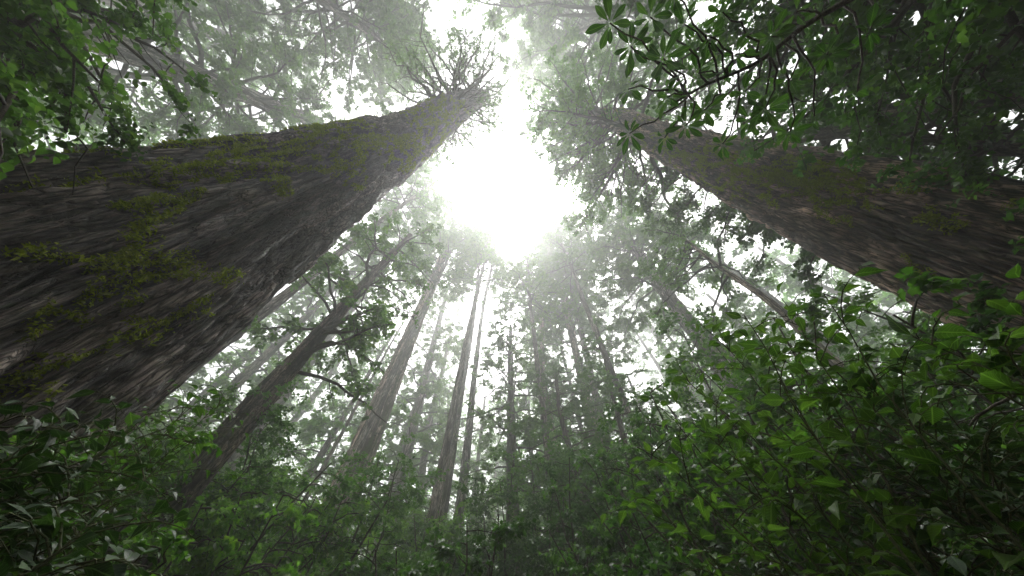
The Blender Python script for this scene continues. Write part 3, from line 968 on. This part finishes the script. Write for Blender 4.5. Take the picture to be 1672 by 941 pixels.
# ================================================================== understorey
def shrub_proto(leaf, h, seed, size, nst=11, n=8, tmpl=OVATE, nb=11, ts=.085, nm=('understorey_shrub', 'shrub', 'understorey shrubs')):
    root = thing(nm[0], (0, 0, 0), '', nm[1], nm[2])
    tub, tw = Tubes(), []
    for i in range(nst):
        a = i * 137.5 + rng.uniform(-20, 20)
        lean = rng.uniform(.12, .55)
        d = unit(np.array([math.sin(rad(a)) * lean, math.cos(rad(a)) * lean, 1]))
        L = h * rng.uniform(.75, 1.05)
        m = 7
        t = np.linspace(0, 1, m)
        p0 = np.array([math.sin(rad(a)), math.cos(rad(a)), 0]) * rng.uniform(.05, .3) + [0, 0, -.05]
        pts = p0 + d * L * t[:, None] + np.cumsum(rng.normal(0, .035 * L, (m, 3)) * [1, 1, .2] * (t > 0)[:, None], 0)
        tub.add(pts, .03 * h / 4 * (1 - .8 * t) + .005, 5)
        for q in range(nb):
            u = .12 + .88 * (q + rng.uniform(0, 1)) / nb
            pp = np.array([np.interp(u, t, pts[:, c]) for c in range(3)])
            aa = rng.uniform(0, 6.28)
            dd = np.array([math.sin(aa), math.cos(aa), rng.uniform(-.1, .5)])
            bough(tub, tw, pp, dd, rng.uniform(.5, 1.15) * h / 4 * (1.15 - .5 * u), .010, rise=.1, droop=.35, sec=ts * 2.4, tl=ts * 3, ts=ts, bare=.1, sides=4, seclen=.5)
    tub.build('stems', M['twig'], root)
    leaf_part('foliage', tw, np.zeros(3), M[leaf], root, n, size, .6, tmpl, gap=False, clump=(.55, -.22), jit=.6)
    return root


SH = [  # az, D, height, kind, label
    (-66, 6.3, 3.0, 0, 'dark shrub pressed against the foot of the left giant'),
    (-61, 6.2, 3.6, 1, 'leafy shrub under the right flank of the left giant'),
    (-57, 5.0, 2.9, 1, 'low leafy shrub in the lower left between the left giant and the slanting dark trunk'),
    (-38.5, 12.5, 7.2, 2, 'bright rounded shrub right of the slanting dark trunk'),
    (-30, 7.4, 2.6, 0, 'low dark shrub at the bottom edge right of the slanting dark trunk'),
    (-34, 14.5, 8, 2, 'tall bright shrub between the slanting trunk and the pale fluted trunk'),
    (-24, 8.5, 2.9, 1, 'low shrub across the foot of the pale fluted trunk'),
    (-18.5, 12, 4.4, 0, 'dark shrub right of the foot of the pale fluted trunk'),
    (-9.5, 8.2, 4.6, 0, 'dense dark bush in front of the close pair of trunks'),
    (-5, 13, 5.6, 1, 'shrub behind the dense dark bush, left of the tiered centre tree'),
    (-3, 9, 3.2, 0, 'low shrub left of the foot of the tiered centre tree'),
    (6, 9.4, 3.3, 1, 'low shrub right of the foot of the tiered centre tree'),
    (9, 13, 5.8, 0, 'dark shrub around the foot of the pale bent trunk'),
    (14, 9, 4.3, 0, 'dark shrub at the bottom edge below the bushy round topped tree'),
    (19, 12, 7.0, 1, 'tall shrub below the tall straight tree'),
    (24, 8.5, 4.6, 0, 'dark shrub at the bottom edge left of the bright right hand shrub'),
    (29, 11, 7.6, 1, 'tall shrub in front of the cone topped leafy tree'),
    (33, 8, 6.0, 0, 'dark leaved shrub beside the bright right hand shrub, on its left'),
    (38, 10, 8.4, 1, 'very tall leafy shrub below the thick striped grey trunk'),
    (45, 8.5, 7.0, 2, 'bright shrub behind the large leaves, under the striped grey trunk'),
    (53, 8, 5.6, 0, 'dark shrub deep behind the large leaved right hand shrub'),
    (61, 7, 4.4, 1, 'shrub behind the lower right leaves, near the foot of the right giant'),
    (69, 7.4, 4.4, 0, 'dark shrub in front of the foot of the right giant'),
    (-47, 15, 9, 4, 'tall pale green young tree in the distance left of the slanting trunk'),
    (-38, 17, 11, 3, 'tall young tree seen over the bright rounded shrub'),
    (-33, 22, 13, 4, 'bright young tree left of the pale fluted trunk, in the distance'),
    (-22, 19, 11, 3, 'young tree right behind the pale fluted trunk, on its right'),
    (-16, 24, 14, 4, 'tall bright young tree left of the close pair of trunks'),
    (-7, 21, 12, 5, 'dark young tree just right of the close pair of trunks'),
    (-2, 26, 15, 3, 'young tree behind the tiered centre tree, on its left'),
    (4, 20, 11.5, 5, 'dark young tree behind the tiered centre tree, on its right'),
    (10, 24, 15, 3, 'tall young tree behind the pale bent trunk'),
    (15, 17, 11, 5, 'dark young tree between the pale bent trunk and the tall straight tree'),
    (21, 21, 14.5, 3, 'tall young tree right of the tall straight tree'),
    (27, 17, 13, 5, 'dark young tree behind the cone topped tree'),
    (33, 20, 16, 3, 'tall young tree left of the thick striped grey trunk'),
    (40, 14, 11, 3, 'young tree round the base of the striped grey trunk'),
    (49, 17, 14, 4, 'bright young tree right of the striped grey trunk'),
    (56, 14, 10, 4, 'bright young tree under the right giant, past the thin pale stem'),
    (64, 16, 11, 3, 'young tree under the lower edge of the right giant'),
    (-55, 14, 8, 5, 'dark young tree in the gap under the left giant'),
]
sp = [shrub_proto('leaf_dark', 4.4, 1, .105), shrub_proto('leaf_shrub', 4.4, 2, .105), shrub_proto('leaf_bright', 4.4, 3, .11)]
sp += [shrub_proto(lf, 10., sd, .17, 9, 8, DIAMOND, 26, .17, ('understorey_tree', 'young tree', 'young leafy understorey trees'))
       for lf, sd in (('leaf_shrub', 4), ('leaf_bright', 5), ('leaf_dark', 6))]
used = set()
for az, D, h, k, lab in SH:
    loc = pol(az, D)
    loc[2] = 0
    s = h / (4.4 if k < 3 else 10.)
    w = s ** .7
    if k not in used:
        o = sp[k]
        o.location, o.rotation_euler, o.scale = loc, (0, 0, rng.uniform(0, 6.28)), (w, w, s)
        o['label'] = lab
        used.add(k)
    else:
        dup(sp[k], loc, rng.uniform(0, 6.28), (w, w, s), lab)

# ------------------------------------------------------------------ near plants with big leaves
def near_plant(name, label, base, tips, leaf, size, tmpl=BROAD, wid=.55, shoots=4, nl=7, reach=.38, cat='shrub', r=.009, bare=.28):
    base = np.array([base[0], base[1], 0.])
    root = thing(name, base, label, cat)
    tub = Tubes()
    P, D, NR, S = [], [], [], []

    def leafrow(pts, k, s0):
        m = len(pts)
        t = np.linspace(0, 1, m)
        for i in range(k):
            u = (i + .7) / k
            p = np.array([np.interp(u, t, pts[:, c]) for c in range(3)])
            tg = unit(pts[min(m - 1, int(u * (m - 1)) + 1)] - pts[int(u * (m - 1) - .001)])
            sd = unit(np.cross(tg, [0.05, 0, 1.])) * (1 if i % 2 else -1)
            d = unit(sd * (1 - .6 * (u > .9)) + tg * .55 + rng.normal(0, .2, 3) + [0, 0, -.12])
            pe = p + d * s0 * .18 + [0, 0, .01]
            tub.add(np.array([p, (p + pe) / 2 + [0, 0, .004], pe]), [.0022, .0018, .0015], 4)
            P.append(pe)
            D.append(d)
            NR.append(np.array([0, 0, 1.]) + rng.normal(0, .32, 3))
            S.append(s0 * rng.uniform(.45, 1.25) * (1 - .25 * u))
    for tip in tips:
        tip = np.asarray(tip) - base
        s = rng.normal(0, .12, 3) * [1, 1, 0]
        m = 9
        t = np.linspace(0, 1, m)[:, None]
        mid = np.array([s[0] * .5 + tip[0] * .35, s[1] * .5 + tip[1] * .35, tip[2] * .72])
        pts = (1 - t) ** 2 * s + 2 * t * (1 - t) * mid + t ** 2 * tip
        pts[1:-1] += rng.normal(0, .02, (m - 2, 3))
        tub.add(pts, r * (1 - .75 * t[:, 0]), 6)
        leafrow(pts[3:], nl + 4, size)
        for q in range(shoots * 2):
            u = rng.uniform(bare, .97)
            p = np.array([np.interp(u, t[:, 0], pts[:, c]) for c in range(3)])
            a = rng.uniform(0, 6.28)
            e = p + np.array([math.sin(a), math.cos(a), rng.uniform(-.15, .55)]) * reach * rng.uniform(.5, 1.2)
            w = np.linspace(0, 1, 5)[:, None]
            pp = p + (e - p) * w + np.array([0, 0, .06]) * np.sin(w * 3.1)
            tub.add(pp, r * .4 * (1 - .7 * w[:, 0]), 5)
            leafrow(pp, max(4, int(nl * .75)), size * .9)
    tub.build('stems', M['stem'], root)
    P, D, NR, S = map(np.array, (P, D, NR, S))
    V, F, k, luv = leaves(P, D, NR, S, np.full(len(P), wid) * rng.uniform(.85, 1.2, len(P)), tmpl)
    mesh_obj('foliage', V, [F], M[leaf], root, {'tint': np.repeat(np.clip(rng.normal(.5, .22, len(P)), 0, 1), k), 'luv': luv}, smooth=True)
    return root


def tips(lst, r0, r1):
    return [at_r(x, y, rng.uniform(r0, r1)) for x, y in lst]


near_plant('broadleaf_shrub', 'bright green broad leaved shrub glowing at the right, nearest the middle', pol(46, 2.3),
           tips([(1270, 480), (1215, 515), (1180, 560), (1110, 610), (1060, 650), (1040, 730), (1020, 800), (1130, 690), (1200, 640), (1290, 560), (1330, 525), (1345, 480), (1250, 720), (1100, 800), (1170, 760)], 2.5, 3.3),
           'leaf_broad', .125, shoots=4, nl=8)
near_plant('broadleaf_shrub', 'green shrub with large leaves at the right edge below the right giant', pol(68, 1.9),
           tips([(1645, 490), (1570, 545), (1490, 550), (1610, 600), (1540, 620), (1660, 640)], 2.1, 2.6), 'leaf_broad', .13, shoots=3, nl=7, reach=.3)
near_plant('glossy_shrub', 'dark glossy shrub filling the lower right corner', pol(56, 2.3),
           tips([(1400, 620), (1470, 660), (1560, 700), (1650, 720), (1360, 700), (1440, 760), (1530, 800), (1630, 820), (1340, 800), (1420, 860), (1520, 900), (1620, 920), (1300, 880)], 2.4, 3.4),
           'leaf_gloss', .09, shoots=8, nl=9, wid=.5)
near_plant('glossy_shrub', 'dark glossy shrub at the bottom edge right of centre', pol(42, 3.2),
           tips([(1060, 860), (1130, 880), (1200, 830), (1260, 900), (1180, 930), (1090, 930), (1230, 770)], 3.4, 4.2), 'leaf_gloss', .1, shoots=7, nl=9, wid=.5)
near_plant('glossy_shrub', 'dark glossy plant before the foot of the left giant, at the left edge', pol(-62, 2.2),
           tips([(30, 675), (90, 690), (150, 690), (215, 695), (270, 700), (60, 760), (130, 760), (200, 770), (20, 830), (280, 760)], 2.2, 2.9), 'leaf_gloss', .1, shoots=6, nl=8, wid=.48)
near_plant('glossy_shrub', 'shadowed large leaved plant in the lower left corner', pol(-54, 1.8),
           tips([(40, 850), (110, 830), (165, 850), (90, 910), (140, 920), (20, 920), (190, 820)], 1.9, 2.5), 'leaf_gloss', .12, shoots=5, nl=8, wid=.48)
near_plant('twiggy_shrub', 'light green small leaved shrub in front of the slanting dark trunk', pol(-51, 3.6),
           tips([(330, 650), (375, 650), (345, 690), (300, 690), (280, 640), (260, 700), (300, 740), (230, 660)], 4.2, 5.2), 'leaf_broad', .12, shoots=6, nl=7, reach=.45, wid=.55)

# ------------------------------------------------------------------ rhododendron bough overhead
rb = pol(106, 3.3)
rb[2] = 0
rho = thing('rhododendron', rb, 'rhododendron reaching in from the upper right with star shaped whorls of oblong leaves', 'shrub')
tb = Tubes()
stem = [rb + [0, 0, -.1], rb + [.05, .05, 1.6], rb + [-.08, 0, 3.0], at_r(1500, -60, 4.6)]
tb.add(smooth_axis([(*p, .05) for p in stem], 14)[:, :3] - rb, np.linspace(.06, .03, 14), 8)
tb.build('stem', M['twig'], rho)
WH = [(996, 38, 3.0, 34), (1030, 76, 3.0, 34), (1083, 96, 2.9, 36), (1026, 146, 3.1, 30), (1028, 218, 3.0, 30), (1062, 28, 3.1, 32), (1092, 158, 2.9, 32), (1120, 205, 3.0, 30),
      (1140, 120, 3.1, 30), (1160, 60, 3.1, 32), (1118, 40, 3.2, 30), (1216, 150, 3.2, 34), (1250, 178, 3.3, 32), (1225, 195, 3.3, 30), (1150, 180, 3.1, 28), (1085, 225, 3.1, 26), (1200, 90, 3.3, 30), (1290, 130, 3.4, 30), (1260, 60, 3.4, 30),
      (1330, 190, 3.5, 30), (1350, 90, 3.6, 30), (1400, 150, 3.7, 30), (1180, 20, 3.3, 30), (1100, -10, 3.2, 30), (1300, 20, 3.5, 30), (1420, 50, 3.8, 30), (1180, 235, 3.2, 24), (1290, 215, 3.4, 28)]
main = [stem[3], at_r(1330, 32, 3.7), at_r(1240, 100, 3.4), at_r(1150, 140, 3.2), at_r(1095, 172, 3.1)]
mp_ = smooth_axis([(*p, .02) for p in main], 30)[:, :3]
tb = Tubes()
tb.add(mp_ - rb, np.linspace(.03, .007, 30), 7)
tb.build('branch', M['twig'], rho)
for x, y, r, L in WH:
    p = at_r(x, y, r)
    j = np.argmin(np.linalg.norm(mp_ - p, axis=1) + .3 * np.linalg.norm(mp_ - mp_[0], axis=1) / 3)
    q = mp_[max(0, j - 2)]
    w = np.linspace(0, 1, 7)[:, None]
    tb = Tubes()
    pts = q + (p - q) * w + np.array([0, 0, -.09]) * np.sin(w * 3.14)
    pts[1:-1] += rng.normal(0, .012, (5, 3))
    tb.add(pts - rb, np.linspace(.009, .005, 7), 5)
    tb.build('twig', M['twig'], rho)
    k = rng.integers(7, 10)
    tilt = unit(np.array([0, 0, 1.]) + rng.normal(0, .38, 3))
    e1 = unit(np.cross(tilt, [1, .2, 0]))
    e2 = np.cross(tilt, e1)
    an = np.arange(k) * 6.283 / k + rng.uniform(0, 6) + rng.normal(0, .13, k)
    dd = e1 * np.cos(an)[:, None] + e2 * np.sin(an)[:, None] + tilt * rng.normal(-.12, .26, (k, 1))
    # leaf length from the size seen
    Lm = .135 * L / 32 * rng.uniform(.62, 1.18, k)
    pos = p - rb + unit(dd) * .022
    V, F, kk, luv = leaves(pos, dd, np.tile(tilt, (k, 1)) + rng.normal(0, .15, (k, 3)), Lm, np.full(k, .36) * rng.uniform(.85, 1.15, k), OBLONG)
    mesh_obj('leaf_whorl', V, [F], M['leaf_rhodo'], rho, {'tint': np.repeat(np.clip(rng.normal(.5, .2, k), 0, 1), kk), 'luv': luv}, smooth=True)

# ================================================================== ground and far woods
g = np.linspace(-168, 168, 121)
X, Y = np.meshgrid(g, g)
Z = .35 * noise(np.stack([X / 9, Y / 9, 0 * X], -1), 5) + .1 * noise(np.stack([X / 3, Y / 3, 0 * X], -1), 6) - .1
i = np.arange(120)[:, None] * 121
j = np.arange(120)[None]
mg, t, out = nt('forest litter')
pb = N(t, 'ShaderNodeBsdfPrincipled', i_Roughness=.9)
n1 = N(t, 'ShaderNodeTexNoise', i_Scale=1.2, i_Detail=9., i_Roughness=.7)
tc = N(t, 'ShaderNodeTexCoord')
t.links.new(tc.outputs['Object'], n1.inputs['Vector'])
cr = ramp(t, [(.3, (.02, .014, .009)), (.55, (.06, .042, .026)), (.7, (.035, .05, .016))])
t.links.new(n1.outputs['Fac'], cr.inputs[0])
t.links.new(cr.outputs[0], pb.inputs['Base Color'])
bp = N(t, 'ShaderNodeBump', i_Strength=.7, i_Distance=.08)
t.links.new(n1.outputs['Fac'], bp.inputs['Height'])
t.links.new(bp.outputs[0], pb.inputs['Normal'])
t.links.new(pb.outputs[0], out.inputs['Surface'])
tag(mesh_obj('ground', np.stack([X, Y, Z], -1).reshape(-1, 3), [np.stack([i + j, i + j + 1, i + j + 122, i + j + 121], -1).reshape(-1, 4)], mg, None, smooth=True),
    'dark forest floor of leaf litter under the trees', 'ground', kind='structure')

Pz, Dz, Nz, Sz = [], [], [], []
for k in range(260):
    a = rng.uniform(0, 360)
    D = rng.uniform(85, 150)
    p = pol(a, D)
    H = rng.uniform(40, 75)
    m = 420
    z = rng.uniform(.02, 1, m) * H
    rr = (1.15 - z / H) * 8 * np.sqrt(rng.random(m))
    an = rng.uniform(0, 6.28, m)
    Pz.append(np.stack([p[0] + rr * np.cos(an), p[1] + rr * np.sin(an), z], 1))
Pz = np.concatenate(Pz)
n = len(Pz)
V, F, k, luv = leaves(Pz, rng.normal(0, 1, (n, 3)) * [1, 1, .4], rng.normal(0, .6, (n, 3)) + [0, 0, 1], rng.uniform(.9, 2.0, n), np.full(n, .7), DIAMOND)
tag(mesh_obj('distant_forest', V, [F], M['leaf_canopy'], None, {'tint': np.repeat(rng.random(n), k)}),
    'far off wood dissolving into pale fog behind all the trees', 'forest', kind='stuff')

# ------------------------------------------------------------------ fog
hb = 171.
V = np.array([(x, y, z) for z in (-1.6, 104.) for y in (-hb, hb) for x in (-hb, hb)])
F = np.array([(0, 2, 3, 1), (4, 5, 7, 6), (0, 1, 5, 4), (2, 6, 7, 3), (0, 4, 6, 2), (1, 3, 7, 5)])
mh, t, out = nt('fog')
pv = N(t, 'ShaderNodeVolumePrincipled')
pv.inputs['Color'].default_value = (.97, .98, .98, 1)
pv.inputs['Density'].default_value = .0066
pv.inputs['Anisotropy'].default_value = .72
t.links.new(pv.outputs[0], out.inputs['Volume'])
hz = mesh_obj('haze', V, [F], mh)
tag(hz, 'pale fog hanging through the whole forest', 'fog', kind='stuff')

# ================================================================== sky, sun, camera
w = bpy.data.worlds.new('World')
SC.world = w
w.use_nodes = True
t = w.node_tree
t.nodes.clear()
SUN_EL, SUN_AZ = 71., 6.
sky = N(t, 'ShaderNodeTexSky', sky_type='NISHITA', sun_disc=False)
sky.sun_elevation = rad(SUN_EL)
sky.sun_rotation = rad(SUN_AZ)
sky.dust_density = 6.
sky.ozone_density = .5
hs = N(t, 'ShaderNodeHueSaturation')
hs.inputs['Saturation'].default_value = .12
bg = N(t, 'ShaderNodeBackground')
bg.inputs['Strength'].default_value = .1
wo = N(t, 'ShaderNodeOutputWorld')
t.links.new(sky.outputs[0], hs.inputs['Color'])
# overcast dome: brightest overhead, dim at the horizon
gc = N(t, 'ShaderNodeTexCoord')
gs = N(t, 'ShaderNodeSeparateXYZ')
t.links.new(gc.outputs['Generated'], gs.inputs[0])
gm = N(t, 'ShaderNodeMapRange')
gm.inputs[1].default_value = 0
gm.inputs[2].default_value = 1
gm.inputs[3].default_value = .25
gm.inputs[4].default_value = 1.6
t.links.new(gs.outputs[2], gm.inputs[0])
gx = N(t, 'ShaderNodeVectorMath', operation='SCALE')
t.links.new(hs.outputs[0], gx.inputs[0])
t.links.new(gm.outputs[0], gx.inputs['Scale'])
t.links.new(gx.outputs[0], bg.inputs['Color'])
t.links.new(bg.outputs[0], wo.inputs['Surface'])
sl = bpy.data.lights.new('sun', 'SUN')
sl.energy = 1.5
sl.angle = rad(45)
sl.color = (1, .97, .92)
so = bpy.data.objects.new('sun', sl)
COL.objects.link(so)
sd = Vector((math.cos(rad(SUN_EL)) * math.sin(rad(SUN_AZ)), math.cos(rad(SUN_EL)) * math.cos(rad(SUN_AZ)), math.sin(rad(SUN_EL))))
so.rotation_euler = sd.to_track_quat('Z', 'Y').to_euler()
so.location = sd * 100

cd = bpy.data.cameras.new('camera')
cd.sensor_width = 36
cd.lens = 36 * FPX / 1672
cd.clip_end = 1000
cd.clip_start = .05
co_ = bpy.data.objects.new('camera', cd)
COL.objects.link(co_)
co_.location = CAM
co_.rotation_euler = (math.pi / 2 + TH, 0, 0)
SC.camera = co_

SC.view_settings.view_transform = 'Standard'
SC.view_settings.look = 'None'
SC.view_settings.gamma = 1
SC.view_settings.exposure = EXPO if 'EXPO' in globals() else 1.72
cy = SC.cycles
cy.max_bounces = 8
cy.diffuse_bounces = 5
cy.glossy_bounces = 2
cy.transmission_bounces = 4
cy.transparent_max_bounces = 4
cy.volume_bounces = 4
cy.use_denoising = True
cy.use_adaptive_sampling = False
cy.caustics_reflective = False
cy.caustics_refractive = False
cy.sample_clamp_indirect = 1.5
cy.sample_clamp_direct = 4
